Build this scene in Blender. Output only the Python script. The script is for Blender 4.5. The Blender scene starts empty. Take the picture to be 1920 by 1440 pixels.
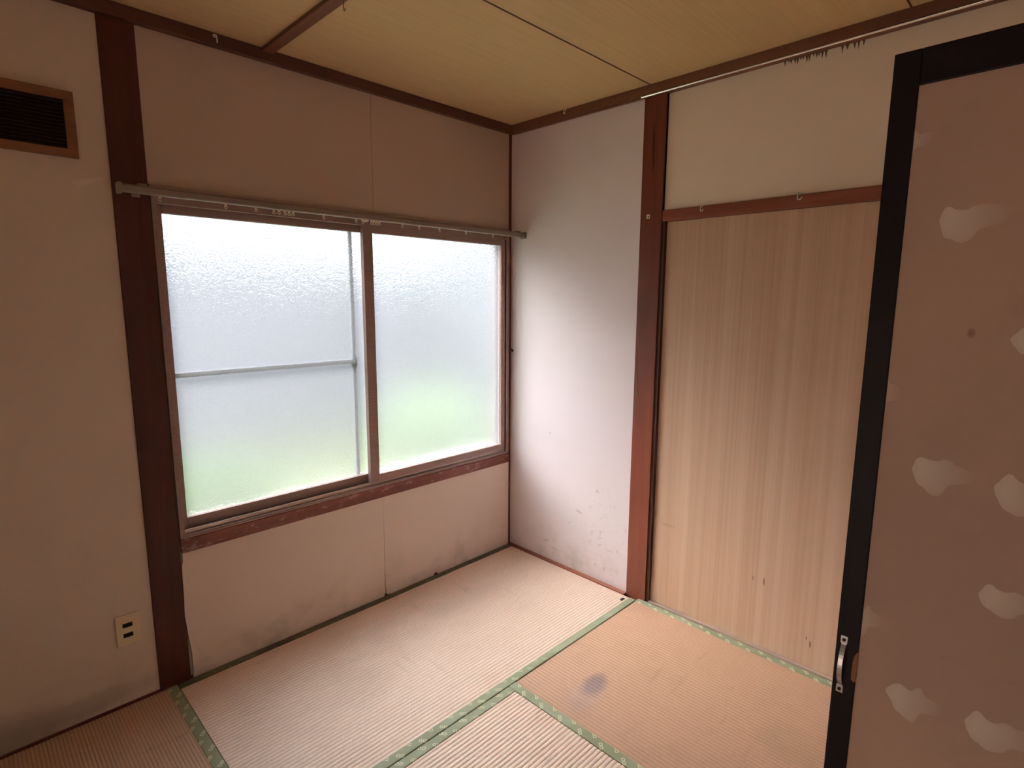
import bpy, bmesh, math, random
from mathutils import Vector, Matrix, noise
random.seed(4)
scene = bpy.context.scene
COL = scene.collection

# ------------------------------------------------------------------ camera
CAM_P = Vector((-2.18266, -2.17794, 1.39382))
YAW, PITCH, ROLL, FPX = 0.781044, -0.151018, 0.0057368, 1056.909
fw = Vector((math.cos(YAW) * math.cos(PITCH), math.sin(YAW) * math.cos(PITCH), math.sin(PITCH)))
rt = fw.cross(Vector((0, 0, 1))).normalized(); up = rt.cross(fw)
c_, s_ = math.cos(ROLL), math.sin(ROLL)
rt, up = c_ * rt + s_ * up, -s_ * rt + c_ * up
cam = bpy.data.cameras.new('camera'); cam.sensor_width = 36; cam.lens = FPX / 1920 * 36
cam.clip_start = 0.02
co = bpy.data.objects.new('camera', cam); COL.objects.link(co)
co.matrix_world = Matrix(((rt.x, up.x, -fw.x, CAM_P.x), (rt.y, up.y, -fw.y, CAM_P.y),
                          (rt.z, up.z, -fw.z, CAM_P.z), (0, 0, 0, 1)))
scene.camera = co

# ------------------------------------------------------------------ sky, light, exposure
w = bpy.data.worlds.new('sky'); scene.world = w; w.use_nodes = True
nt = w.node_tree; nt.nodes.clear()
out = nt.nodes.new('ShaderNodeOutputWorld'); bg = nt.nodes.new('ShaderNodeBackground')
tc = nt.nodes.new('ShaderNodeTexCoord'); sp = nt.nodes.new('ShaderNodeSeparateXYZ')
rp = nt.nodes.new('ShaderNodeValToRGB')
nt.links.new(tc.outputs['Generated'], sp.inputs[0]); nt.links.new(sp.outputs['Z'], rp.inputs[0])
e = rp.color_ramp.elements
e[0].position = 0.0; e[0].color = (0.36, 0.375, 0.39, 1)
e[1].position = 1.0; e[1].color = (1.0, 1.0, 1.04, 1)
nt.links.new(rp.outputs[0], bg.inputs[0]); nt.links.new(bg.outputs[0], out.inputs[0])
bg.inputs[1].default_value = 8.0                      # overcast sky, brighter towards the zenith

sun = bpy.data.lights.new('hazy_sun', 'SUN'); sun.energy = 20; sun.angle = math.radians(45)
sun.color = (1.0, 0.96, 0.99)
so = bpy.data.objects.new('hazy_sun', sun); COL.objects.link(so)
sd = Vector((0.30, -0.64, -0.62)).normalized()        # direction the sunlight travels
so.rotation_euler = sd.to_track_quat('-Z', 'Y').to_euler(); so.location = (-4, 5, 5)

hall = bpy.data.lights.new('hall_fill', 'AREA'); hall.shape = 'RECTANGLE'; hall.size = 0.9; hall.size_y = 1.5  # unseen fill lamp added in the hall to lift the dim walls
hall.energy = 3.5; hall.color = (1.0, 0.80, 0.64)
ho = bpy.data.objects.new('hall_fill', hall); COL.objects.link(ho)
ho.location = (-1.5, -3.75, .9); ho.rotation_euler = (math.radians(90), 0, 0)

nxt = bpy.data.lights.new('next_room_fill', 'AREA'); nxt.shape = 'RECTANGLE'; nxt.size = 1.1; nxt.size_y = .9  # second added fill, out of view, brightens the right wall and open door
nxt.energy = 10; nxt.color = (1.0, 0.84, 0.70)
no_ = bpy.data.objects.new('next_room_fill', nxt); COL.objects.link(no_)
no_.location = (-3.9, -1.45, .45); no_.rotation_euler = (math.radians(90), 0, math.radians(-90))

vs = scene.view_settings
scene.display_settings.display_device = 'sRGB'
vs.view_transform = 'Standard'; vs.look = 'None'; vs.gamma = 1.0; vs.use_curve_mapping = False
vs.exposure = 0.0
cy = scene.cycles
cy.use_denoising = True
cy.max_bounces = 16; cy.diffuse_bounces = 8; cy.glossy_bounces = 4; cy.transmission_bounces = 8
cy.transparent_max_bounces = 8
cy.sample_clamp_indirect = 12; cy.caustics_reflective = True; cy.caustics_refractive = True

# ------------------------------------------------------------------ helpers
class MB:
    def __init__(s): s.v = []; s.f = []
    def box(s, x0, x1, y0, y1, z0, z1):
        x0, x1 = sorted((x0, x1)); y0, y1 = sorted((y0, y1)); z0, z1 = sorted((z0, z1))
        n = len(s.v)
        s.v += [(x0,y0,z0),(x1,y0,z0),(x1,y1,z0),(x0,y1,z0),(x0,y0,z1),(x1,y0,z1),(x1,y1,z1),(x0,y1,z1)]
        s.f += [tuple(n + i for i in q) for q in ((0,3,2,1),(4,5,6,7),(0,1,5,4),(1,2,6,5),(2,3,7,6),(3,0,4,7))]
        return s
    def tube(s, pts, r, n=10, cap=True):
        pts = [Vector(p) for p in pts]; base = len(s.v)
        prev = None
        for i, p in enumerate(pts):
            d = (pts[min(i+1, len(pts)-1)] - pts[max(i-1, 0)]).normalized()
            a = prev if prev is not None else (Vector((0,0,1)) if abs(d.z) < .9 else Vector((1,0,0)))
            a = (a - d * a.dot(d)).normalized(); prev = a; b = d.cross(a)
            rr = r[i] if isinstance(r, (list, tuple)) else r
            for k in range(n):
                t = 2*math.pi*k/n
                s.v.append(tuple(p + a*math.cos(t)*rr + b*math.sin(t)*rr))
        for i in range(len(pts)-1):
            for k in range(n):
                k2 = (k+1) % n
                s.f.append((base+i*n+k, base+i*n+k2, base+(i+1)*n+k2, base+(i+1)*n+k))
        if cap:
            s.f.append(tuple(base+k for k in range(n))[::-1])
            s.f.append(tuple(base+(len(pts)-1)*n+k for k in range(n)))
        return s
    def prism(s, poly, axis, a, b):
        """polygon (list of 2-tuples) extruded along axis from a to b"""
        n = len(s.v); m = len(poly)
        def P(u, v, t):
            return ((t,u,v),(u,t,v),(u,v,t))[axis]
        s.v += [P(u,v,a) for u,v in poly] + [P(u,v,b) for u,v in poly]
        s.f.append(tuple(n+i for i in range(m))); s.f.append(tuple(n+m+i for i in range(m))[::-1])
        for i in range(m):
            j = (i+1) % m
            s.f.append((n+i, n+m+i, n+m+j, n+j))
        return s
    def ring(s, c, axis_d, R, r, n=14, m=6):
        d = Vector(axis_d).normalized(); a = d.orthogonal().normalized(); b = d.cross(a); base = len(s.v)
        for i in range(n):
            t = 2*math.pi*i/n; e_ = a*math.cos(t)+b*math.sin(t)
            for k in range(m):
                q = 2*math.pi*k/m
                s.v.append(tuple(Vector(c)+e_*(R+r*math.cos(q))+d*r*math.sin(q)))
        for i in range(n):
            for k in range(m):
                s.f.append((base+i*m+k, base+((i+1)%n)*m+k, base+((i+1)%n)*m+(k+1)%m, base+i*m+(k+1)%m))
        return s
    def build(s, name, mat, parent=None, bevel=0, smooth=False, seg=2):
        me = bpy.data.meshes.new(name)
        off = parent_loc(parent)
        me.from_pydata([(x-off.x, y-off.y, z-off.z) for x, y, z in s.v], [], s.f)
        bm = bmesh.new(); bm.from_mesh(me)
        bmesh.ops.recalc_face_normals(bm, faces=bm.faces)
        if bevel:
            bmesh.ops.bevel(bm, geom=[e for e in bm.edges if e.calc_face_angle(0) > .5], offset=bevel,
                            segments=seg, affect='EDGES', profile=.6, clamp_overlap=True)
        bm.to_mesh(me); bm.free()
        if smooth:
            for p in me.polygons: p.use_smooth = True
            me.set_sharp_from_angle(angle=math.radians(45))
        me.materials.append(mat)
        o = bpy.data.objects.new(name, me); COL.objects.link(o)
        if parent: o.parent = parent
        return o

WLOC = {}
def parent_loc(p):
    v = Vector((0,0,0))
    while p is not None:
        v = v + p.location; p = p.parent
    return v
def empty(name, loc, label=None, cat=None, group=None, kind=None):
    o = bpy.data.objects.new(name, None); COL.objects.link(o); o.location = loc
    o.empty_display_size = .05
    return tag(o, label, cat, group, kind)
def tag(o, label=None, cat=None, group=None, kind=None):
    if label: o['label'] = label
    if cat: o['category'] = cat
    if group: o['group'] = group
    if kind: o['kind'] = kind
    return o
def struct(o, label): return tag(o, label, kind='structure')

# ------------------------------------------------------------------ materials
class N:
    """tiny node-graph writer"""
    def __init__(s, name):
        s.m = bpy.data.materials.new(name); s.m.use_nodes = True; s.t = s.m.node_tree; s.t.nodes.clear()
        s.out = s.t.nodes.new('ShaderNodeOutputMaterial')
        s.b = s.t.nodes.new('ShaderNodeBsdfPrincipled'); s.t.links.new(s.b.outputs[0], s.out.inputs[0])
        s.geo = s.t.nodes.new('ShaderNodeNewGeometry'); s.pos = s.geo.outputs['Position']
    def set(s, sock, val):
        if hasattr(val, 'is_output'): s.t.links.new(val, sock)
        elif isinstance(val, (tuple, list)) and len(val) == 3 and sock.type == 'RGBA': sock.default_value = (*val, 1)
        else: sock.default_value = val
    def math(s, op, a, b=None, c=None, clamp=False):
        n = s.t.nodes.new('ShaderNodeMath'); n.operation = op; n.use_clamp = clamp
        s.set(n.inputs[0], a)
        if b is not None: s.set(n.inputs[1], b)
        if c is not None: s.set(n.inputs[2], c)
        return n.outputs[0]
    def xyz(s):
        n = s.t.nodes.new('ShaderNodeSeparateXYZ'); s.t.links.new(s.pos, n.inputs[0]); return n.outputs
    def scaled(s, v, off=(0,0,0)):
        n = s.t.nodes.new('ShaderNodeMapping'); s.t.links.new(s.pos, n.inputs[0])
        n.inputs['Scale'].default_value = v; n.inputs['Location'].default_value = off
        return n.outputs[0]
    def noise(s, scale, detail=3, rough=.5, vec=None, dist=0):
        n = s.t.nodes.new('ShaderNodeTexNoise'); s.t.links.new(vec or s.pos, n.inputs['Vector'])
        n.inputs['Scale'].default_value = scale; n.inputs['Detail'].default_value = detail
        n.inputs['Roughness'].default_value = rough; n.inputs['Distortion'].default_value = dist
        return n.outputs[0]
    def ramp(s, v, stops):
        n = s.t.nodes.new('ShaderNodeValToRGB'); s.set(n.inputs[0], v); el = n.color_ramp.elements
        while len(el) < len(stops): el.new(.5)
        for q, (p, c) in zip(el, stops):
            q.position = p; q.color = (*c, 1) if isinstance(c, tuple) else (c, c, c, 1)
        return n.outputs[0]
    def smooth(s, v, a, b):
        n = s.t.nodes.new('ShaderNodeMapRange'); n.interpolation_type = 'SMOOTHSTEP'
        s.set(n.inputs[0], v); n.inputs[1].default_value = a; n.inputs[2].default_value = b
        return n.outputs[0]
    def mix(s, f, a, b, mode='MIX'):
        n = s.t.nodes.new('ShaderNodeMix'); n.data_type = 'RGBA'; n.blend_type = mode
        s.set(n.inputs[0], f); s.set(n.inputs[6], a); s.set(n.inputs[7], b); return n.outputs[2]
    def bump(s, h, strength=.3, dist=.001, chain=None):
        n = s.t.nodes.new('ShaderNodeBump'); s.set(n.inputs['Height'], h)
        n.inputs['Strength'].default_value = strength; n.inputs['Distance'].default_value = dist
        if chain: s.t.links.new(chain, n.inputs['Normal'])
        s.t.links.new(n.outputs[0], s.b.inputs['Normal']); return n.outputs[0]
    def fin(s, color=None, rough=.5, metal=0, spec=None):
        if color is not None: s.set(s.b.inputs['Base Color'], color)
        s.set(s.b.inputs['Roughness'], rough); s.b.inputs['Metallic'].default_value = metal
        if spec is not None: s.b.inputs['Specular IOR Level'].default_value = spec
        return s.m
    def spot(s, cx, cy, rx, ry, ang=0, ax=(0,1), jitter=.35, scale=18):
        """0..1 blob with ragged edges around a point, in the plane of two world axes"""
        o = s.xyz()
        u = s.math('SUBTRACT', o[ax[0]], cx); v = s.math('SUBTRACT', o[ax[1]], cy)
        ca, sa = math.cos(ang), math.sin(ang)
        uu = s.math('ADD', s.math('MULTIPLY', u, ca/rx), s.math('MULTIPLY', v, sa/rx))
        vv = s.math('ADD', s.math('MULTIPLY', u, -sa/ry), s.math('MULTIPLY', v, ca/ry))
        d = s.math('SQRT', s.math('ADD', s.math('MULTIPLY', uu, uu), s.math('MULTIPLY', vv, vv)))
        d = s.math('ADD', d, s.math('MULTIPLY', s.math('SUBTRACT', s.noise(scale, 4), .5), jitter*2))
        return s.math('SUBTRACT', 1.0, s.smooth(d, .35, 1.1))

def mat_wallpaper(name, base=(.80, .70, .625), marks=0, left=0):
    n = N(name); o = n.xyz()
    big = n.noise(1.6, 3); col = n.mix(n.smooth(big, .3, .7), base, tuple(b*k for b, k in zip(base, (.94, .925, .90))))
    # mildew creeping up from the floor
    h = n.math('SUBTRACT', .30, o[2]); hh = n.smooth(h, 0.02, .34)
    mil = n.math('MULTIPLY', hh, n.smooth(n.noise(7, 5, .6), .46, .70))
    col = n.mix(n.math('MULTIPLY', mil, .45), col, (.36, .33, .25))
    if marks:                                     # scuffs low on the bright wall
        m = n.spot(-.66, .25, .16, .30, 0, (1, 2), .5, 9)
        sc = n.math('MULTIPLY', m, n.smooth(n.noise(34, 3, .6, dist=.6), .58, .68))
        col = n.mix(n.math('MULTIPLY', sc, .45), col, (.38, .33, .33))
        for (a, b, rx, ry, an) in ((-.285, .105, .035, .006, -.5), (-.35, .075, .06, .003, .1), (-.50, .325, .03, .010, .2),
                                   (-.61, .46, .012, .012, 0), (-.30, .70, .012, .006, .4), (-.44, .25, .02, .004, -.8)):
            col = n.mix(n.math('MULTIPLY', n.spot(a, b, rx*.9, ry*.8, an, (1, 2), .3, 90), .42), col, (.36, .27, .25))
    if left:
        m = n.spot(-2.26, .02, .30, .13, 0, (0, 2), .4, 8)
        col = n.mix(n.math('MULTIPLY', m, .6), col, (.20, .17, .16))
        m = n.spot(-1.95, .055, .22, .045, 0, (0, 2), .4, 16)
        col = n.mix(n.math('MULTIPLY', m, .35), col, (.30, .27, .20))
    vec = n.scaled((420, 420, 420)); tex = n.noise(1, 2, .6, vec)
    lin = n.noise(1, 2, .5, n.scaled((60, 60, 700)))
    n.bump(n.math('ADD', tex, lin), .22, .0006)
    return n.fin(col, .78, spec=.3)

def mat_wood(name, dark, light, axis=2, rough=.42, scale=1.0, worn=0):  # stained timber
    n = N(name)
    sc = [22*scale]*3; sc[axis] = 1.1*scale
    g = n.noise(1, 6, .62, n.scaled(tuple(sc)), .4)
    col = n.mix(n.smooth(g, .25, .8), dark, light)
    big = n.noise(3.2, 3)
    col = n.mix(n.math('MULTIPLY', n.smooth(big, .45, .75), .35), col, tuple(c*.6 for c in dark))
    if worn:
        wv = n.math('MULTIPLY', n.smooth(n.noise(1, 4, .6, n.scaled((26, 26, 60))), .56, .66), worn)
        col = n.mix(wv, col, (.42, .31, .27))
    n.bump(g, .12, .0006)
    return n.fin(col, rough, spec=.3)

M = {}
M['paper_right'] = mat_wallpaper('wallpaper_corner', (.80, .71, .73), marks=1)
M['paper_top'] = mat_wallpaper('wallpaper_over_door', (.86, .74, .62))
M['paper_win'] = mat_wallpaper('wallpaper_window_wall', (.80, .68, .61))
M['paper_win_top'] = mat_wallpaper('wallpaper_over_window_shaded', (.58, .45, .375))  # same wallpaper darkened, shade above the window put in its colour
M['paper_left'] = mat_wallpaper('wallpaper_left_end', (.74, .63, .54), left=1)
M['plaster'] = mat_wallpaper('wall_core', (.66, .58, .50))
M['post'] = mat_wood('post_wood', (.135, .033, .016), (.18, .048, .024), rough=.48)
M['post_left'] = mat_wood('post_wood_dark', (.070, .018, .010), (.105, .028, .017), rough=.45)
M['post_y'] = mat_wood('rail_wood', (.20, .062, .036), (.31, .105, .062), axis=1, rough=.40)
M['post_x'] = mat_wood('sill_wood', (.15, .045, .032), (.25, .085, .06), axis=0, rough=.40, worn=.5)
M['mould_x'] = mat_wood('moulding_wood_x', (.10, .038, .024), (.16, .062, .04), axis=0, rough=.5)
M['mould_y'] = mat_wood('moulding_wood_y', (.15, .060, .034), (.22, .090, .05), axis=1, rough=.5)
M['dark_wood'] = mat_wood('dark_trim_wood', (.06, .022, .015), (.11, .04, .027), rough=.5)
M['corner_wood'] = mat_wood('corner_strip_wood', (.10, .028, .017), (.15, .045, .028), rough=.5)
M['vent_wood'] = mat_wood('vent_frame_wood', (.20, .085, .038), (.30, .13, .06), axis=0, rough=.5)
M['bare_wood'] = mat_wood('bare_wood', (.30, .12, .06), (.42, .19, .10), rough=.6)

M['track_wood'] = mat_wood('track_wood', (.36, .25, .19), (.52, .39, .31), axis=1, rough=.6)
n = N('jamb_shadow_wood'); M['jamb'] = n.fin((.07, .025, .016), .6)
n = N('dark_slats'); M['slat'] = n.fin((.025, .011, .008), .7)
n = N('void'); M['void'] = n.fin((.010, .007, .006), .9)
# ceiling board: printed wood-grain ply, olive brown
n = N('ceiling_board')
g = n.noise(1, 5, .6, n.scaled((2.2, 90, 90)), .3); cl = n.noise(2.1, 4, .6)
c = n.mix(n.smooth(g, .3, .72), (.545, .37, .185), (.60, .42, .215))
c = n.mix(n.math('MULTIPLY', n.smooth(cl, .45, .75), .40), c, (.56, .34, .18))
n.bump(g, .06, .0005)
M['ceiling'] = n.fin(c, .62, spec=.3)
# plywood door sheet with vertical bands
n = N('door_plywood')
g = n.noise(1, 4, .6, n.scaled((1, 90, .7))); band = n.noise(1, 2, .5, n.scaled((1, 17, .22), (3.1, 7.4, 0)))
c = n.mix(n.smooth(g, .3, .72), (.53, .345, .232), (.60, .40, .272))
c = n.mix(n.math('MULTIPLY', n.smooth(band, .47, .68), .38), c, (.74, .55, .41))
for (a, b, rx, ry) in ((-1.415, .285, .0035, .022), (-1.372, .285, .002, .014), (-.985, .392, .045, .010), (-1.60, .10, .004, .018), (-1.585, .12, .003, .01)):
    c = n.mix(n.math('MULTIPLY', n.spot(a, b, rx, ry, 0, (1, 2), .15, 60), .85 if rx < .01 else .14), c, (.14, .07, .05))
n.bump(g, .15, .0005)
M['ply'] = n.fin(c, .55, spec=.35)
# brown anodised aluminium
n = N('brown_aluminium'); g = n.noise(1, 3, .5, n.scaled((8, 300, 300)))
M['alu'] = n.fin(n.mix(n.smooth(g, .3, .7), (.29, .185, .165), (.345, .23, .205)), .42, metal=.25)
n = N('worn_track_aluminium'); M['track'] = n.fin((.52, .42, .38), .30, metal=.7)
n = N('rail_enamel'); g = n.noise(9, 3)
M['rail'] = n.fin(n.mix(g, (.25, .195, .165), (.31, .245, .21)), .38, metal=.25)
n = N('glider_plastic'); M['glider'] = n.fin((.74, .62, .50), .35)
n = N('white_hook'); M['hook'] = n.fin((.80, .72, .58), .32, metal=.2)
n = N('bronze_wire'); M['wire'] = n.fin((.20, .12, .05), .35, metal=.8)
n = N('chrome'); M['chrome'] = n.fin((.72, .68, .68), .38, metal=1)
n = N('silver_rod'); M['silver'] = n.fin((.80, .74, .70), .25, metal=.9)
n = N('beige_plastic'); M['beige'] = n.fin((.70, .58, .42), .40)
n = N('ivory_plate'); M['ivory'] = n.fin((.74, .62, .42), .42)
n = N('black_lacquer'); g = n.noise(1, 4, .6, n.scaled((50, 50, 3)))
n.bump(g, .2, .0005)
M['lacquer'] = n.fin(n.mix(g, (.012, .008, .009), (.020, .014, .016)), .5, spec=.2)
# printed door paper
def door_paper_base(n):
    a = n.noise(2.6, 4, .55); b = n.noise(1, 4, .6, n.scaled((1, 5, 12)), 1.2)
    c = n.mix(n.smooth(a, .35, .68), (.61, .42, .325), (.55, .385, .315))
    c = n.mix(n.math('MULTIPLY', n.smooth(b, .56, .74), .22), c, (.42, .27, .21))
    return n.mix(n.math('MULTIPLY', n.spot(-2.07, 1.346, .006, .009, 0, (1, 2), .2, 90), .5), c, (.22, .10, .06))
n = N('door_paper'); c = door_paper_base(n); M['door_paper'] = n.fin(c, .7, spec=.25)
n = N('cloud_print'); c = door_paper_base(n)
at = n.t.nodes.new('ShaderNodeAttribute'); at.attribute_name = 'fade'
M['cloud'] = n.fin(n.mix(at.outputs['Fac'], c, (.80, .68, .60)), .66, spec=.25)
n = N('stain_print'); M['stain'] = n.fin((.16, .11, .075), .9, spec=.1)

def mat_tatami(name, along, tone, spots=(), rough=.50, spec=.45, rim=0, pitch=.0152):
    """rush facing: ribs run along one axis, rush fibres across it"""
    n = N(name)
    sc = (500, 60, 60) if along == 0 else (60, 500, 60)
    fib = n.noise(1, 3, .7, n.scaled(sc))
    patch = n.noise(3.0, 4, .6); wear = n.noise(1, 4, .65, n.scaled((22, 3, 22) if along == 0 else (3, 22, 22)))
    a, b, d = tone
    c = n.mix(n.smooth(fib, .30, .70), b, a)
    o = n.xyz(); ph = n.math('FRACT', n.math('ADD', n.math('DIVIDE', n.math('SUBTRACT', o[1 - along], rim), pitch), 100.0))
    groove = n.smooth(n.math('ABSOLUTE', n.math('SUBTRACT', ph, .5)), .30, .5)      # shade in the grooves between ribs, painted darker
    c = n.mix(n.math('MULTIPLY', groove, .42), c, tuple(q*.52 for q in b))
    c = n.mix(n.math('MULTIPLY', n.smooth(patch, .48, .75), .40), c, d)
    c = n.mix(n.math('MULTIPLY', n.smooth(wear, .58, .74), .28), c, tuple(q*.72 for q in d))
    for (x, y, rx, ry, an, k, col) in spots:
        c = n.mix(n.math('MULTIPLY', n.math('MULTIPLY', n.spot(x, y, rx, ry, an, (0, 1), .3, 22), k), n.math('ADD', .62, n.math('MULTIPLY', groove, .38))), c, col)
    n.bump(fib, .45, .0008)
    return n.fin(c, rough, spec=spec)
T1 = ((.92, .71, .59), (.78, .56, .42), (.68, .46, .32))
T2 = ((.56, .335, .22), (.475, .275, .17), (.39, .22, .135))
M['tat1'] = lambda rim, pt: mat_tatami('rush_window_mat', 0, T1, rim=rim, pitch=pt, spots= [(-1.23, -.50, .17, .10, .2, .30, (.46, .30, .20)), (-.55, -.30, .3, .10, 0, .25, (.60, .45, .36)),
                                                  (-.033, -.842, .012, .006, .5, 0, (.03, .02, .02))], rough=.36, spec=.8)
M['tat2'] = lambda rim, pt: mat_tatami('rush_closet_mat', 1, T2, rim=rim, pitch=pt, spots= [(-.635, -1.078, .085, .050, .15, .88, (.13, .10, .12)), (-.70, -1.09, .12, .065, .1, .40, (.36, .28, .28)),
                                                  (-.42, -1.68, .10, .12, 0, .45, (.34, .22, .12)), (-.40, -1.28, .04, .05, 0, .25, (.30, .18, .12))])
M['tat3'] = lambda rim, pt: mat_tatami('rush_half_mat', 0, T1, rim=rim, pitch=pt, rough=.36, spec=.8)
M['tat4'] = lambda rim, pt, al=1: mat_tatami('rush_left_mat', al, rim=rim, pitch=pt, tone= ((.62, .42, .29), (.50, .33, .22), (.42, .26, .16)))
n = N('mat_core'); M['core'] = n.fin((.30, .22, .13), .9)

def mat_border(name, along, edge, sgn, phase, motif=.9, dull=0):
    """green cloth edging with a woven diamond figure; edge = world coord of its inner edge, sgn = towards mat rim"""
    n = N(name); o = n.xyz(); A, B = (o[0], o[1]) if along == 0 else (o[1], o[0])
    L = .084
    v = n.math('MULTIPLY', n.math('SUBTRACT', B, edge), sgn)
    pat = None
    for ph, row in ((0, .024), (.5, .002)):
        u = n.math('MULTIPLY', n.math('SUBTRACT', n.math('FRACT', n.math('ADD', n.math('DIVIDE', n.math('ADD', A, phase), L), ph+10)), .5), L)
        dv = n.math('SUBTRACT', v, row)
        p = n.math('MULTIPLY', n.math('ADD', u, dv), .7071); q = n.math('MULTIPLY', n.math('SUBTRACT', u, dv), .7071)
        if (along == 0) != (sgn < 0): p, q = q, p                  # a pair of small open squares, set diagonally
        s = n.math('MAXIMUM', n.math('ABSOLUTE', n.math('SUBTRACT', n.math('ABSOLUTE', p), .0068)), n.math('ABSOLUTE', q))
        r = n.math('MULTIPLY', n.math('LESS_THAN', s, .0056), n.math('GREATER_THAN', s, .0031))
        pat = r if pat is None else n.math('MAXIMUM', pat, r)
    wv = n.noise(1, 2, .5, n.scaled((900, 900, 900))); fade = n.noise(6, 3)
    g = n.mix(n.smooth(fade, .35, .7), (.28, .305, .175), (.38, .40, .26)) if not dull else n.mix(n.smooth(fade, .35, .7), (.095, .078, .038), (.17, .145, .075))  # wall-side border: dirt and shade both put into the darker brown
    g = n.mix(n.math('MULTIPLY', wv, .35), g, (.08, .11, .045))
    if motif == .85: pat = n.math('MULTIPLY', pat, n.smooth(n.math('MULTIPLY', A, -1), .45, 1.0))    # figure fades out towards the post
    c = n.mix(n.math('MULTIPLY', pat, motif), g, (.74, .72, .48))
    n.bump(wv, .4, .0006)
    return n.fin(c, .48, spec=.5)

# frosted pattern glass: part of the light is scattered through it, part refracted roughly
def mat_glass(name, tr=.05):
    n = N(name); t = n.t
    h1 = n.noise(95, 2, .5, dist=1.6); h2 = n.noise(210, 1)
    bp = t.nodes.new('ShaderNodeBump'); bp.inputs['Strength'].default_value = 1.0; bp.inputs['Distance'].default_value = .0048
    n.set(bp.inputs['Height'], n.math('ADD', h1, n.math('MULTIPLY', h2, .25)))
    rf = t.nodes.new('ShaderNodeBsdfRefraction'); rf.inputs['IOR'].default_value = 1.12
    rf.inputs['Roughness'].default_value = .30; rf.inputs['Color'].default_value = (.93, .96, .95, 1)
    t.links.new(bp.outputs[0], rf.inputs['Normal'])
    gl = t.nodes.new('ShaderNodeBsdfGlossy'); gl.inputs['Roughness'].default_value = .25
    gl.inputs['Color'].default_value = (1, 1, 1, 1)
    tl = t.nodes.new('ShaderNodeBsdfTranslucent'); tl.inputs['Color'].default_value = (.95, .97, .98, 1)
    m1 = t.nodes.new('ShaderNodeMixShader'); m1.inputs[0].default_value = tr
    t.links.new(rf.outputs[0], m1.inputs[1]); t.links.new(tl.outputs[0], m1.inputs[2])
    m2 = t.nodes.new('ShaderNodeMixShader'); m2.inputs[0].default_value = .04
    t.links.new(m1.outputs[0], m2.inputs[1]); t.links.new(gl.outputs[0], m2.inputs[2])
    t.links.new(m2.outputs[0], n.out.inputs[0])
    return n.m
M['glass'] = mat_glass('frosted_glass')
n = N('grey_aluminium'); M['screen_alu'] = n.fin((.12, .12, .15), .5, metal=.1)
n = N('outer_sill_metal'); M['outer'] = n.fin((.80, .78, .76), .5)
n = N('render_coat'); M['facade'] = n.fin((.62, .60, .57), .85)
n = N('screen_net'); t = n.t
tb = t.nodes.new('ShaderNodeBsdfTransparent'); mx = t.nodes.new('ShaderNodeMixShader'); mx.inputs[0].default_value = .12
n.fin((.42, .42, .40), .8); t.links.new(tb.outputs[0], mx.inputs[1]); t.links.new(n.b.outputs[0], mx.inputs[2])
t.links.new(mx.outputs[0], n.out.inputs[0]); M['net'] = n.m
n = N('lawn'); g = n.noise(5, 4); M['lawn'] = n.fin(n.mix(g, (.11, .145, .055), (.155, .185, .09)), .95)
n = N('garden_wall'); g = n.noise(3, 3); M['gwall'] = n.fin(n.mix(g, (.165, .163, .215), (.21, .207, .26)), .9)
n = N('sky_blocker_grey'); M['blocker'] = n.fin(n.mix(n.noise(3, 2), (.075, .082, .10), (.095, .102, .12)), .9)
n = N('shrub_leaf'); g = n.noise(14, 2); M['leaf'] = n.fin(n.mix(g, (.075, .145, .045), (.13, .21, .08)), .6)
n = N('stem_bark'); M['stem'] = n.fin((.16, .11, .07), .9)
n = N('floor_boards'); M['board'] = n.fin((.26, .18, .11), .7)

# ------------------------------------------------------------------ room shell
ZC, ZM = 2.267, 2.227          # ceiling, underside of the ceiling moulding
XW, YS = -2.62, -2.64          # far ends of the room
# floor
fl = MB().box(-4.5, .3, -4.4, .10, -.16, -.060).build('floor', M['board'])
struct(fl, 'wooden subfloor under the tatami mats')
# window wall (y = 0)
WX0, WX1, WZ0, WZ1 = -1.665, -.022, .538, 1.752
b = MB().box(-4.5, WX0, .0, .12, -.06, ZC+.03).box(WX0, WX1, 0, .12, -.06, WZ0-.004).box(WX0, WX1, 0, .12, WZ1, ZC+.03).box(WX1, .12, 0, .12, -.06, ZC+.03)
wl = struct(b.build('wall_left', M['plaster']), 'window wall on the left covered with beige wallpaper')
T = .0022
def sheet_y(poly, mat, name='wallpaper_sheet', t=T):
    return MB().prism(poly, 1, -t, .0).build(name, mat, wl)
sheet_y([(XW, .0), (-1.764, .0), (-1.764, ZM), (XW, ZM)], M['paper_left'])
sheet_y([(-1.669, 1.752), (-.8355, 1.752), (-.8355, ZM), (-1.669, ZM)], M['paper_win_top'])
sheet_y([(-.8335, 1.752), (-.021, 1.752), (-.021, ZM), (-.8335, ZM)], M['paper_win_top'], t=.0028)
# lower sheets: left one laps raggedly over the post, corners lifted at the seam
sheet_y([(-1.662, .487), (-1.662, .455), (-1.667, .44), (-1.668, .33), (-1.671, .25), (-1.664, .16), (-1.658, .10), (-1.6575, .02), (-1.661, .0),
         (-.842, .0), (-.839, .05), (-.8365, .13), (-.8355, .487)], M['paper_win'], t=.0105)
sheet_y([(-.8345, .487), (-.8345, .13), (-.833, .05), (-.826, .004), (-.80, .0), (-.555, .0), (-.545, .012), (-.532, .014), (-.528, .0),
         (-.021, .0), (-.021, .487)], M['paper_win'], t=.0108)
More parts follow.
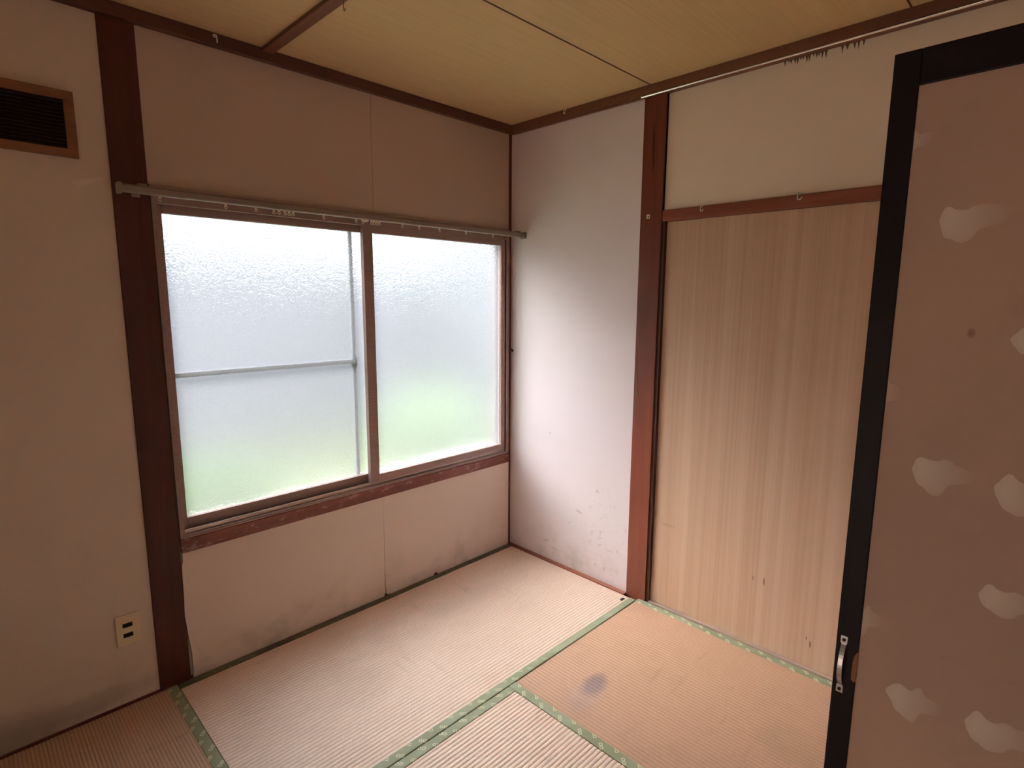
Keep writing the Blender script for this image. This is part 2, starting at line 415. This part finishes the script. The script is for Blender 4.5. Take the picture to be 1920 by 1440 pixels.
# right wall (x = 0), with the sliding closet door recess
DY0, DY1, DZ = -.900, -1.800, 1.716
b = MB().box(.0, .12, DY0+.0, .0, -.06, ZC+.03).box(.012, .12, DY1, DY0, DZ+.045, ZC+.03).box(.055, .12, DY1, DY0, -.06, DZ+.045)
b.box(.012, .12, -4.4, DY1, -.06, ZC+.03)
wr = struct(b.build('wall_right', M['plaster']), 'right wall with pale corner panel and closet opening')
MB().box(-T, 0, -.7985, -.0, .0, ZM).build('wallpaper_sheet', M['paper_right'], wr)
MB().box(.009, .012, DY1-.9, -.904, DZ+.046, ZM).build('wallpaper_sheet', M['paper_top'], wr)
# drips of mildew under the ceiling rail
def drips(y0, y1, n_, lmin, lmax, sd_):
    rnd = random.Random(sd_); b = MB()
    for i in range(n_):
        y = y0 + (y1-y0)*(i+rnd.random()*.6)/n_; L = rnd.uniform(lmin, lmax); wd = rnd.uniform(.003, .0055)
        poly = [(y-wd*1.4, 2.227), (y-wd*.6, 2.227-L*.45), (y-wd*.15+rnd.uniform(-.001, .001), 2.227-L), (y+wd*.5, 2.227-L*.5), (y+wd*1.4, 2.227)]
        b.prism(poly, 0, .0084, .0092)
    return b.build('mildew_drips', M['stain'], wr)
drips(-1.352, -1.490, 14, .012, .028, 3)
drips(-1.532, -1.612, 5, .018, .030, 8)
# the rest of the shell, behind and beside the camera
bx = MB().box(XW-.10, XW, -.85, .0, -.06, ZC+.03).box(XW-.10, XW, -2.05, -.85, 1.76, ZC+.03).box(XW-.10, XW, -4.4, -2.05, -.06, ZC+.03).box(-4.6, -4.5, -4.4, .12, -.06, ZC+.03).build('wall_back', M['paper_left']); struct(bx, 'plain wall behind the camera')  # unseen gap in this wall added to let the side fill in
b = MB().box(XW, -1.90, YS-.10, YS, -.06, ZC+.03).box(-1.10, .0, YS-.10, YS, -.06, ZC+.03).box(-1.90, -1.10, YS-.10, YS, 1.80, ZC+.03)
b.box(.0, .012, YS-.10, YS, -.06, ZC+.03)
wf = struct(b.build('wall_front', M['paper_left']), 'partition wall with the doorway')
wh = MB().box(-4.6, .12, -4.5, -4.4, -.06, ZC+.03).build('wall_hall', M['paper_left']); struct(wh, 'hall wall beyond the doorway')

# ceiling: core plus separate boards with recessed joints
ce = MB().box(-4.6, .12, -4.5, .12, ZC+.006, ZC+.05).build('ceiling', M['void'])
struct(ce, 'ceiling of olive brown wood-grain boards')
xs = [(XW, -1.262), (-1.258, .0)]; ys = [(.0, -.829), (-.833, -1.724), (-1.728, YS)]
for (x0, x1) in xs:
    for (y0, y1) in ys:
        MB().box(x0, x1, y0, y1, ZC, ZC+.006).build('ceiling_board', M['ceiling'], ce)
MB().box(XW, .0, YS-.1, -4.4, ZC, ZC+.006).build('ceiling_board', M['ceiling'], ce)
for y in (-.831, -1.726):
    MB().box(-1.245, -.028, y-.0028, y+.0028, ZC-.0012, ZC+.004).build('joint_strip', M['dark_wood'], ce)
    MB().box(XW, -1.285, y-.0028, y+.0028, ZC-.0012, ZC+.004).build('joint_strip', M['dark_wood'], ce)
MB().box(-1.285, -1.245, YS, -.027, ZC-.013, ZC).build('ceiling_batten', M['mould_y'], ce, bevel=.002)

tn = [0]
def trim(b, mat, label, bevel=.0, name=None):
    tn[0] += 1
    return struct(b.build('trim_%d' % tn[0], mat, bevel=bevel), label)
# ceiling mouldings
trim(MB().box(XW, -.0, -.030, -.0, ZM, ZC), M['mould_x'], 'dark moulding where window wall meets ceiling', .003)
trim(MB().box(-.028, .0, YS, -.030, ZM+.004, ZC).box(-.018, .012, YS, -.030, ZM-.003, ZM+.004), M['mould_y'], 'brown moulding where right wall meets ceiling', .001)
# posts
lp = trim(MB().box(-1.766, -1.667, -.008, .03, -.02, ZM), M['post_left'], 'wide dark red wooden post left of the window', .0025)
rpst = trim(MB().box(-.008, .03, -.900, -.797, -.02, ZM), M['post'], 'red brown wooden post left of the closet door', .0025)
MB().prism([(-.8065, 1.17), (-.808, 1.10), (-.8200, .96), (-.8230, .962), (-.8105, 1.10), (-.8085, 1.17)], 0, -.0084, -.0078).build('scratch', M['slat'], rpst)
MB().prism([(-.847, 2.12), (-.851, 2.06), (-.853, 1.96), (-.850, 1.90), (-.846, 1.97), (-.844, 2.06)], 0, -.0084, -.0078).build('crack', M['slat'], rpst)
trim(MB().box(-.021, .0, -.006, .0, .0, ZM), M['corner_wood'], 'thin dark strip down the room corner')
# closet lintel and its dark jamb shadow strip
trim(MB().box(-.004, .05, DY1, -.901, DZ, DZ+.045), M['post_y'], 'red brown lintel over the closet door', .002)
trim(MB().box(.0, .05, -.913, -.9005, .0, DZ), M['jamb'], 'dark jamb strip beside the closet door')
# floor edge strips
bl = struct(MB().box(XW, -.0, -.010, .0, -.02, .006).build('baseboard_left', M['corner_wood']), 'dark wooden floor strip under the window wall')
br = struct(MB().box(-.026, .0, -.797, -.010, -.02, .005).build('baseboard_right', M['post_y'], bevel=.002), 'brown wooden floor strip under the corner panel')
trim(MB().box(.0, .05, DY1, -.9135, -.02, .006), M['track_wood'], 'worn pale floor track under the closet door', .001)
# sill board under window
trim(MB().box(-1.664, -.021, -.014, .02, .487, .5375), M['post_x'], 'stained red brown board under the window', .002)

# ------------------------------------------------------------------ closet door
d1 = empty('door_1', (.02, -1.35, .007)); struct(d1, 'flush plywood closet door with vertical grain')
MB().box(.016, .040, DY1+.002, -.915, .007, DZ-.001).build('door_panel', M['ply'], d1, bevel=.001)
MB().box(.042, .050, DY1, -.914, -.0, DZ).build('door_backing', M['void'], d1)

# ------------------------------------------------------------------ window
wi = empty('window_1', (-.84, .0, .54)); struct(wi, 'two-pane sliding window with brown frame and frosted glass')
def wbox(name, mat, *bs, bevel=.0015):
    b = MB()
    for q in bs: b.box(*q)
    return b.build(name, mat, wi, bevel=bevel)
# outer frame: head, jambs with track lips, sill tracks
wbox('frame_head', M['alu'], (-1.664, -.022, -.012, .010, 1.694, 1.751), (-1.664, -.022, .010, .112, 1.712, 1.751))
wbox('frame_jamb', M['alu'], (-1.664, -1.655, -.012, .112, .54, 1.694), (-1.656, -1.648, -.012, -.006, .54, 1.694), (-1.656, -1.648, .030, .034, .54, 1.694))
wbox('frame_jamb', M['alu'], (-.031, -.022, -.012, .112, .54, 1.694), (-.044, -.031, -.012, -.006, .54, 1.694), (-.050, -.031, .003, .007, .54, 1.694), (-.056, -.031, .028, .032, .54, 1.694))
wbox('frame_sill', M['alu'], (-1.655, -.031, -.012, .112, .538, .546), (-1.655, -.031, -.012, -.009, .546, .552))
wbox('track_rail', M['track'], (-1.655, -.031, -.002, .003, .546, .567), bevel=.001)
wbox('track_rail', M['track'], (-1.655, -.031, .036, .040, .546, .566), bevel=.001)
# outer sill and reveal
wbox('outer_sill', M['outer'], (-1.70, .02, .112, .20, .500, .530), bevel=.003)
def sash(x0, x1, y0, y1, gz0, gz1, sl, sr):
    s = empty('sash', Vector(((x0+x1)/2, (y0+y1)/2, .562)) - parent_loc(wi)); s.parent = wi
    def p(name, *q, bev=.002): return MB().box(*q).build(name, M['alu'], s, bevel=bev)
    p('stile', x0, x0+sl, y0, y1, .562, 1.700); p('stile', x1-sr, x1, y0, y1, .562, 1.700)
    p('top_rail', x0+sl, x1-sr, y0, y1, gz1, 1.700); p('bottom_rail', x0+sl, x1-sr, y0, y1, .562, gz0)
    ym = (y0+y1)/2
    MB().box(x0+sl, x1-sr, ym-.0020, ym+.0020, gz0, gz1).build('glass_pane', M['glass'], s)
    return s
rs = sash(-.892, -.050, -.008, .016, .598, 1.666, .046, .028)      # inner, right
ls = sash(-1.650, -.850, .022, .046, .602, 1.668, .022, .021)      # outer, left
# insect screen standing outside the left half
sc = empty('insect_screen', (-1.25, .085, .55), 'grey insect screen frame with crossbar outside the left frosted pane', 'screen')
for q in ((-1.650, -1.622), (-.926, -.910)):
    MB().box(*q, .052, .066, .548, 1.708).build('stile', M['screen_alu'], sc, bevel=.002)
MB().box(-1.622, -.928, .052, .066, 1.107, 1.125).build('crossbar', M['screen_alu'], sc, bevel=.002)
MB().box(-1.622, -.928, .052, .066, 1.690, 1.708).build('top_rail', M['screen_alu'], sc, bevel=.002)
MB().box(-1.622, -.928, .052, .066, .548, .566).build('bottom_rail', M['screen_alu'], sc, bevel=.002)
MB().box(-.930, -.906, .050, .070, 1.092, 1.138).build('corner_block', M['screen_alu'], sc, bevel=.003)
MB().box(-1.622, -.928, .0585, .0595, .566, 1.690).build('net', M['net'], sc)
# outer shutter guide at the right
wbox('shutter_guide', M['screen_alu'], (-.060, -.046, .050, .070, .53, 1.72))

# ------------------------------------------------------------------ tatami
def tatami(name, x0, x1, y0, y1, along, mat, label, borders=True, phase=0, motif=(.9, .9), pitch=.0150):
    """x0<x1, y0<y1; ribs and borders run along axis `along` (0 = x)"""
    t = empty(name, ((x0+x1)/2, (y0+y1)/2, -.055), label, 'tatami mat', 'tatami mats on the floor')
    g = .0012; x0 += g; x1 -= g; y0 += g; y1 -= g
    MB().box(x0, x1, y0, y1, -.055, -.004).build('mat_core', M['core'], t)
    a0, a1, b0, b1 = (x0, x1, y0, y1) if along == 0 else (y0, y1, x0, x1)
    bw = .034
    # ribbed facing
    me = MB(); n_ = int((b1-b0)/pitch); k = 8; vs_ = []
    segs = 24
    for i in range(n_*k+1):
        f = i/k; bb = b0+(b1-b0)*i/(n_*k); h = .0020*(abs(math.sin(math.pi*f))**.6)-.0020
        vs_.append((bb, h))
    for j in range(segs+1):
        aa = a0+(a1-a0)*j/segs
        for (bb, h) in vs_:
            wob = .0007*noise.noise(Vector((aa*4, bb*4, 1.7)))
            me.v.append((aa, bb, h+wob) if along == 0 else (bb, aa, h+wob))
    W_ = len(vs_)
    for j in range(segs):
        for i in range(W_-1):
            me.f.append((j*W_+i, j*W_+i+1, (j+1)*W_+i+1, (j+1)*W_+i))
    pt = (b1-b0)/n_
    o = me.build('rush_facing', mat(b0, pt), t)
    for p in o.data.polygons: p.use_smooth = True
    if o.data.polygons[0].normal.z < 0: o.data.flip_normals()
    for idx, (lo, hi, sg) in enumerate(((b0, b0+bw, -1), (b1-bw, b1, 1))):
        if borders in (True, idx):
            edge = hi if sg < 0 else lo
            mm = mat_border('green_border_cloth', along, edge, sg, phase, motif[idx], motif[idx] < .2)
            pr = [(lo, -.03), (hi, -.03), (hi, .0006), (hi-.002, .0022), (lo+.002, .0022), (lo, .0006)]
            if along == 0: b = MB().prism(pr, 0, a0, a1)
            else: b = MB().prism([(u, v) for u, v in pr], 1, a0, a1)
            b.build('border_cloth', mm, t)
    return t
YB = -.866
tatami('tatami_mat', -1.713, -.027, YB, -.011, 0, M['tat1'], 'tatami mat lying along the window wall', phase=.948, motif=(.85, .1))
tatami('tatami_mat', -.868, -.003, YB-1.76, YB, 1, M['tat2'], 'orange tatami mat by the closet door with dark round stain', phase=.973)
tatami('tatami_mat', -1.713, -.868, YB-.87, YB, 0, M['tat3'], 'half tatami mat at the bottom centre between green borders', phase=.968, pitch=.0147)
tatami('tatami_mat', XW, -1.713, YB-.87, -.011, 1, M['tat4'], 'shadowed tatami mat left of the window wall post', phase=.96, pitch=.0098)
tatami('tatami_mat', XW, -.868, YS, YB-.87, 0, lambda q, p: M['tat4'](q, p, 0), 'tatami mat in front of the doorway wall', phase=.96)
# crumb by the corner post
cr = MB(); 
cr.prism([(-.079, -.814), (-.072, -.822), (-.062, -.818), (-.055, -.8225), (-.052, -.814), (-.062, -.809), (-.073, -.8085)], 2, -.0015, .003)
tag(cr.build('crumb', M['void'], bevel=.001), 'tiny black crumb on the mat at the foot of the closet post', 'crumb')

# ------------------------------------------------------------------ black framed door standing open
DX = -1.10; E0 = -1.935; E1 = -2.636; DT = .034
d2 = empty('door_2', (DX, E0, .008)); struct(d2, 'open door with black lacquered frame and cloud-print paper')
MB().box(DX, DX+DT, E0-.036, E0, .008, 1.770).build('stile', M['lacquer'], d2, bevel=.002)
MB().box(DX, DX+DT, E1, E1+.036, .008, 1.770).build('stile', M['lacquer'], d2, bevel=.002)
MB().box(DX, DX+DT, E1+.036, E0-.036, 1.717, 1.770).build('top_rail', M['lacquer'], d2, bevel=.002)
MB().box(DX, DX+DT, E1+.036, E0-.036, .008, .062).build('bottom_rail', M['lacquer'], d2, bevel=.002)
MB().box(DX+.003, DX+DT-.004, E1+.036, E0-.036, .062, 1.717).build('paper_panel', M['door_paper'], d2)
MB().prism([(E0-.0363, .779), (E0-.0340, .776), (E0-.0305, .768), (E0-.0290, .755), (E0-.0285, .735), (E0-.0290, .722), (E0-.0325, .719), (E0-.0363, .721)], 0, DX-.0006, DX+.0006).build('bare_patch', M['bare_wood'], d2)
# printed clouds (flat print on the paper)
def cloud(cy, cz, wd, ht, seed, fl=1, lo=E1+.037, hi=E0-.0365):
    rnd = random.Random(seed)
    T_ = [(498,985),(506,972),(515,960),(528,945),(548,934),(570,930),(592,936),(612,941),(640,944),(662,940),(680,926),(698,918),(718,917),(738,926),
          (752,934),(776,933),(800,937),(826,940),(850,946),(866,956),(880,968),(868,985),(846,1003),(820,1012),(790,1016),(760,1020),(735,1026),
          (716,1042),(704,1062),(688,1076),(668,1082),(640,1084),(612,1078),(586,1068),(560,1062),(544,1048),(534,1030),(518,1014),(508,1000)]
    n_ = len(T_); pts = []
    k1, k2, p1, p2 = rnd.uniform(.85, 1.12), rnd.uniform(.85, 1.15), rnd.uniform(0, 6), rnd.uniform(0, 6)
    for i, (a, b_) in enumerate(T_):
        u = (a-689)/191; v = -(b_-1000)/83; q = 2*math.pi*i/n_
        u2 = u*(1+.05*math.sin(3*q+p1)); v2 = v*(1+.14*math.sin(2*q+p2)+.06*math.sin(7*q+p1))
        pts.append((cy-u2*wd/2*k1*fl, cz+v2*ht/2*k2, (u+1)/2))
    me = bpy.data.meshes.new('cloud_print')
    off = parent_loc(d2); X = DX+.00275-off.x
    def cl(y): return min(hi, max(lo, y))
    K = 4; vv = []; fd = []
    for k in range(K+1):
        f = k/K
        for (y, z, tt) in pts:
            vv.append((X, cl(cy+(y-cy)*f)-off.y, cz+(z-cz)*f-off.z))
            edge = 1 if k < K else .85
            xx = .5+(tt-.5)*f
            fd.append(max(0, min(1, 1.25-1.25*xx))*edge * (1-.35*max(0, (cz-(cz+(z-cz)*f))/ht)))
    ff = []
    for k in range(K):
        for i in range(n_):
            j = (i+1) % n_
            if k == 0: ff.append((0, n_+i, n_+j)) if False else ff.append((k*n_+i, (k+1)*n_+i, (k+1)*n_+j, k*n_+j))
            else: ff.append((k*n_+i, (k+1)*n_+i, (k+1)*n_+j, k*n_+j))
    me.from_pydata(vv, [], ff)
    a = me.attributes.new('fade', 'FLOAT', 'POINT')
    for i, q in enumerate(fd): a.data[i].value = q
    me.materials.append(M['cloud'])
    o = bpy.data.objects.new('cloud_print', me); COL.objects.link(o); o.parent = d2
for q in ((-2.056, 1.508, .098, .055, 1), (-1.968, 1.632, .055, .036, 2), (-1.968, 1.236, .055, .050, 3), (-2.155, 1.335, .085, .052, 4),
          (-2.057, 1.119, .084, .056, 5), (-2.165, 1.112, .085, .062, 6), (-2.160, .943, .092, .056, 7), (-1.975, .838, .060, .045, 8),
          (-2.058, .722, .084, .062, 9), (-2.170, .727, .095, .066, 10), (-2.25, 1.55, .09, .055, 11), (-2.30, 1.24, .09, .055, 12),
          (-2.32, .90, .09, .055, 13), (-2.42, 1.40, .09, .055, 14), (-2.45, 1.08, .09, .055, 15), (-2.40, .62, .09, .055, 16), (-2.1, .45, .09, .055, 17), (-2.3, .3, .09, .055, 18)):
    cloud(*q)
# pull handle
hd = empty('handle', Vector((DX, -1.948, .745))-parent_loc(d2)); hd.parent = d2
hb = MB(); zs = [.690, .703]+[.706+.078*i/14 for i in range(15)]+[.787, .800]
xo = [.0015 if (z < .705 or z > .785) else .0015+.0145*math.sin(math.pi*(z-.706)/.078)**.8 for z in zs]
ws = [.0056 if (z < .705 or z > .785) else .0040 for z in zs]
base = 0
for z, x, w2 in zip(zs, xo, ws):
    tk = .0022
    hb.v += [(DX-x-tk/2, -1.948-w2, z), (DX-x-tk/2, -1.948+w2, z), (DX-x+tk/2, -1.948+w2, z), (DX-x+tk/2, -1.948-w2, z)]
for i in range(len(zs)-1):
    for k in range(4):
        hb.f.append((i*4+k, i*4+(k+1) % 4, i*4+4+(k+1) % 4, i*4+4+k))
hb.f += [(0, 1, 2, 3), tuple(len(zs)*4-4+k for k in range(4))]
hb.build('grip', M['chrome'], hd, bevel=.0006)
for z in (.697, .793):
    MB().tube([(DX-.0048, -1.948, z), (DX-.0020, -1.948, z)], .0028, 12).build('screw', M['slat'], hd)

# ------------------------------------------------------------------ curtain rail with gliders
RY = -.100
cr = empty('curtain_rail', (-.88, RY, 1.70), 'long grey metal curtain rail mounted above the window', 'curtain rail')
prof = [(-.011, 1.704), (.011, 1.704), (.013, 1.708), (.013, 1.722), (.009, 1.728), (-.009, 1.728), (-.013, 1.722), (-.013, 1.708)]
MB().prism([(RY+u, v) for u, v in prof], 0, -1.760, -.010).build('rail', M['rail'], cr, bevel=.001)
for xx in (-1.766, -.0085):
    MB().box(xx-.006, xx+.006, RY-.017, RY+.017, 1.699, 1.731).build('end_cap', M['rail'], cr, bevel=.003)
for xx in (-1.705, -.86, -.045):
    b = MB().box(xx-.012, xx+.012, RY-.004, -.0125, 1.729, 1.735).box(xx-.012, xx+.012, -.016, -.0125, 1.700, 1.735)
    if xx < -1.7: b = MB().box(xx-.012, xx+.012, RY-.004, -.0085, 1.729, 1.735).box(xx-.012, xx+.012, -.012, -.0085, 1.705, 1.733)
    b.build('bracket', M['rail'], cr, bevel=.001)
MB().box(-.935, -.925, RY-.012, RY+.012, 1.696, 1.706).build('glider_stop', M['glider'], cr, bevel=.001)
xsg = [-1.66, -1.465, -1.365, -1.302, -1.284, -1.262, -1.247, -1.232, -1.112, -.975, -.945, -.905, -.893, -.880, -.868, -.755, -.668, -.556, -.400, -.225]
nb = len(xsg)
rndg = random.Random(2)
proto = None
for i, x in enumerate(xsg):
    if proto is None:
        g = empty('curtain_glider', (x, RY, 1.704)); proto = g
        MB().box(x-.0035, x+.0035, RY-.004, RY+.004, 1.698, 1.7045).build('runner', M['glider'], g, bevel=.001)
        MB().ring((x, RY, 1.6925), (.25, 1, 0), .0045, .0014).build('ring', M['glider'], g, smooth=True)
    else:
        g = proto.copy(); COL.objects.link(g); g.location = (x, RY, 1.704)
        for ch in list(proto.children):
            c2 = ch.copy(); COL.objects.link(c2); c2.parent = g
    g.rotation_euler.z = rndg.uniform(-.4, .4)
    side = 'far left of' if x < -1.6 else 'left part of' if x < -1.31 else None
    tag(g, None, 'curtain glider', 'curtain gliders on the rail')
    g['x'] = x
gl = [o for o in COL.objects if o.name.startswith('curtain_glider') and o.get('x') is not None]
gl.sort(key=lambda o: o['x'])
L = ['white curtain glider at the far left end of the rail, beside the dark post',
     'second curtain glider from the left end of the rail, hanging alone',
     'curtain glider hanging alone just left of the bunch over the left pane'] + \
    [w_ + ' of the five bunched curtain gliders over the left pane' for w_ in ('leftmost', 'second from left', 'middle one', 'second from right', 'rightmost')] + \
    ['lone curtain glider between the two bunches on the rail'] + \
    [w_ + ' of the six crowded curtain gliders above the meeting stiles' for w_ in ('leftmost', 'second from left', 'third from left', 'third from right', 'second from right', 'rightmost')] + \
    ['first curtain glider right of the bunch above the meeting stiles',
     'second curtain glider right of the bunch above the meeting stiles',
     'third curtain glider from the right end of the rail',
     'second curtain glider from the right end of the rail',
     'last curtain glider near the right end of the rail by the room corner']
for o, l in zip(gl, L):
    o['label'] = l
    if 'of the five bunched' in l: o['group'] = 'bunched curtain gliders over the left pane'
    if 'of the six crowded' in l: o['group'] = 'bunched curtain gliders above the meeting stiles'
    del o['x']

# ------------------------------------------------------------------ vent grille on the left wall
vt = empty('air_vent', (-2.05, .0, 1.80), 'wooden framed louvre vent with dark slats high on the left wall', 'vent')
vx0, vx1, vz0, vz1 = -2.32, -1.842, 1.798, 1.984
for q in ((vx0, vx1, vz1-.026, vz1), (vx0, vx1, vz0, vz0+.024), (vx0, vx0+.026, vz0+.024, vz1-.026), (vx1-.026, vx1, vz0+.024, vz1-.026)):
    MB().box(q[0], q[1], -.020, -T, q[2], q[3]).build('frame', M['vent_wood'], vt, bevel=.002)
MB().box(vx0+.026, vx1-.026, -.0055, -T, vz0+.024, vz1-.026).build('backing', M['void'], vt)
z = vz0+.030
while z < vz1-.030:
    MB().prism([(-.0165, z-.003), (-.0150, z-.0045), (-.0060, z+.0045), (-.0070, z+.006)], 0, vx0+.026, vx1-.026).build('slat', M['slat'], vt)
    z += .0105

# ------------------------------------------------------------------ outlet
ol = empty('electrical_outlet', (-1.843, .0, .218), 'cream double wall outlet with two dark sockets on the left wall', 'outlet')
MB().box(-1.876, -1.810, -.0085, -T, .216, .326).build('cover_plate', M['ivory'], ol, bevel=.002)
for zc in (.253, .289):
    so_ = MB().box(-1.857, -1.829, -.0092, -.0080, zc-.0075, zc+.0075).build('socket', M['void'], ol, bevel=.0004)
for zc in (.241, .301):
    MB().tube([(-1.843, -.0095, zc), (-1.843, -.0082, zc)], .0022, 10).build('screw', M['beige'], ol)

# ------------------------------------------------------------------ hooks
def l_hook(name, P, dirv, label, s=1.0):
    """L-shaped screw hook: shank into the wood, arm down then out"""
    P = Vector(P); d = Vector(dirv)
    side = Vector((0, 0, 1)).cross(d)
    pts = [P, P+d*.010*s, P+d*.014*s+Vector((0,0,-.003*s)), P+d*.015*s+Vector((0,0,-.018*s)), P+d*.018*s+Vector((0,0,-.022*s))+side*.004*s, P+d*.022*s+Vector((0,0,-.022*s))+side*.012*s, P+d*.022*s+Vector((0,0,-.016*s))+side*.015*s]
    h = empty(name, P, label, 'hook')
    MB().tube(pts, .0017*s, 8).build('hook_wire', M['hook'], h, smooth=True)
    MB().tube([P, P+d*.0015], .0038*s, 12).build('collar', M['hook'], h)
    return h
l_hook('screw_hook', (-.0285, -.385, 2.263), (-1, 0, 0), 'small pale screw hook on the right ceiling moulding near the corner')
l_hook('screw_hook', (-.0045, -1.078, 1.760), (-1, 0, 0), 'faint screw hook on the closet lintel, the one nearer the post')
l_hook('screw_hook', (-.0045, -1.440, 1.767), (-1, 0, 0), 'brighter screw hook on the closet lintel, nearer the black door', 1.2)
h = empty('metal_hook', (-1.440, -.0305, 2.250), 'small shiny metal hook on the moulding above the window wall', 'hook')
MB().tube([(-1.440, -.0305, 2.256), (-1.440, -.033, 2.256)], .006, 14).build('collar', M['chrome'], h)
MB().tube([(-1.440, -.033, 2.256), (-1.440, -.045, 2.254), (-1.440, -.050, 2.244), (-1.438, -.046, 2.236), (-1.436, -.038, 2.235)], .0025, 8).build('hook_wire', M['chrome'], h, smooth=True)
h = empty('ceiling_hook', (-1.245, -.565, 2.254), 'thin bronze wire hook hanging from the ceiling batten', 'hook')
MB().tube([(-1.262, -.565, 2.256), (-1.262, -.566, 2.240), (-1.264, -.566, 2.228), (-1.262, -.565, 2.221), (-1.257, -.562, 2.222), (-1.254, -.560, 2.231)], .0013, 8).build('hook_wire', M['wire'], h, smooth=True)
# plastic pad on the closet post
pd = empty('hook_base', (-.008, -.838, 1.741), 'small square beige plastic hook base on the closet post', 'hook base')
MB().box(-.013, -.008, -.846, -.830, 1.733, 1.750).build('pad', M['beige'], pd, bevel=.0015)
MB().tube([(-.0128, -.840, 1.739), (-.0145, -.840, 1.739)], .0035, 8).build('broken_stub', M['slat'], pd)
# dark tieback hook by the window, low on the corner
tb_ = empty('tieback_hook', (-.002, -.020, 1.112), 'dark curtain tieback hook in the room corner beside the window', 'hook')
MB().tube([(-.0022, -.020, 1.112), (-.006, -.020, 1.112)], .007, 12).build('collar', M['slat'], tb_)
MB().tube([(-.006, -.020, 1.112), (-.016, -.022, 1.110), (-.018, -.024, 1.118), (-.016, -.025, 1.125)], .0022, 8).build('hook_wire', M['slat'], tb_, smooth=True)
# thin silver rod under the right moulding
tag(MB().tube([(-.024, -.790, 2.2265), (-.024, -1.20, 2.2265), (-.024, -1.70, 2.2265), (-.024, -2.3, 2.2265)], .0042, 8).build('picture_rail_rod', M['silver'], smooth=True),
    'thin silver rod running under the right ceiling moulding from the closet post', 'rod')

# ------------------------------------------------------------------ outside, seen through frosted glass
ln = MB().box(-30, 30, .12, 30, -.70, -.55).build('garden_ground', M['lawn']); struct(ln, 'grassy ground outside the window')
gw = MB().box(-28, 28, 5.2, 5.35, -.55, 1.98).box(-28, 28, 5.17, 5.38, 1.98, 2.03).build('garden_wall', M['gwall'], bevel=.01)
struct(gw, 'pale garden wall beyond the window')
fe = MB().box(2.90, 2.95, .16, 5.15, -.55, 2.20).box(2.88, 2.97, .16, 5.15, 2.20, 2.24).build('garden_sky_blocker', M['blocker'], bevel=.005)  # added outside to block bright sky behind the right pane
struct(fe, 'added grey side fence to the right of the window outside')
def shrub(x, y, r, hgt, seed, label):
    rnd = random.Random(seed); t = empty('shrub', (x, y, -.55), label, 'shrub', 'shrubs outside the window')
    b = MB()
    for i in range(2600):
        while True:
            p = Vector((rnd.uniform(-1, 1), rnd.uniform(-1, 1), rnd.uniform(-1, 1)))
            if .25 < p.length < 1: break
        p = Vector((x+p.x*r, y+p.y*r, -.55+hgt*.55+p.z*hgt*.45))
        a = Vector((rnd.gauss(0, 1), rnd.gauss(0, 1), rnd.gauss(0, .6))).normalized(); c = a.orthogonal().normalized()
        k = len(b.v); l = .075; w2 = .028
        b.v += [tuple(p-a*l*.5), tuple(p+c*w2), tuple(p+a*l*.5), tuple(p-c*w2)]; b.f.append((k, k+1, k+2, k+3))
    o = b.build('foliage', M['leaf'], t); o['kind'] = 'stuff'
    st = MB()
    for i in range(5):
        an = i*1.26; st.tube([(x, y, -.55), (x+math.cos(an)*r*.3, y+math.sin(an)*r*.3, -.55+hgt*.6)], [.02, .008], 6)
    st.build('stem', M['stem'], t)
shrub(1.30, 2.4, .62, 1.05, 5, 'green shrub blurred behind the right frosted pane')
shrub(-.80, 2.5, .50, .72, 6, 'low green shrub blurred behind the left frosted pane')
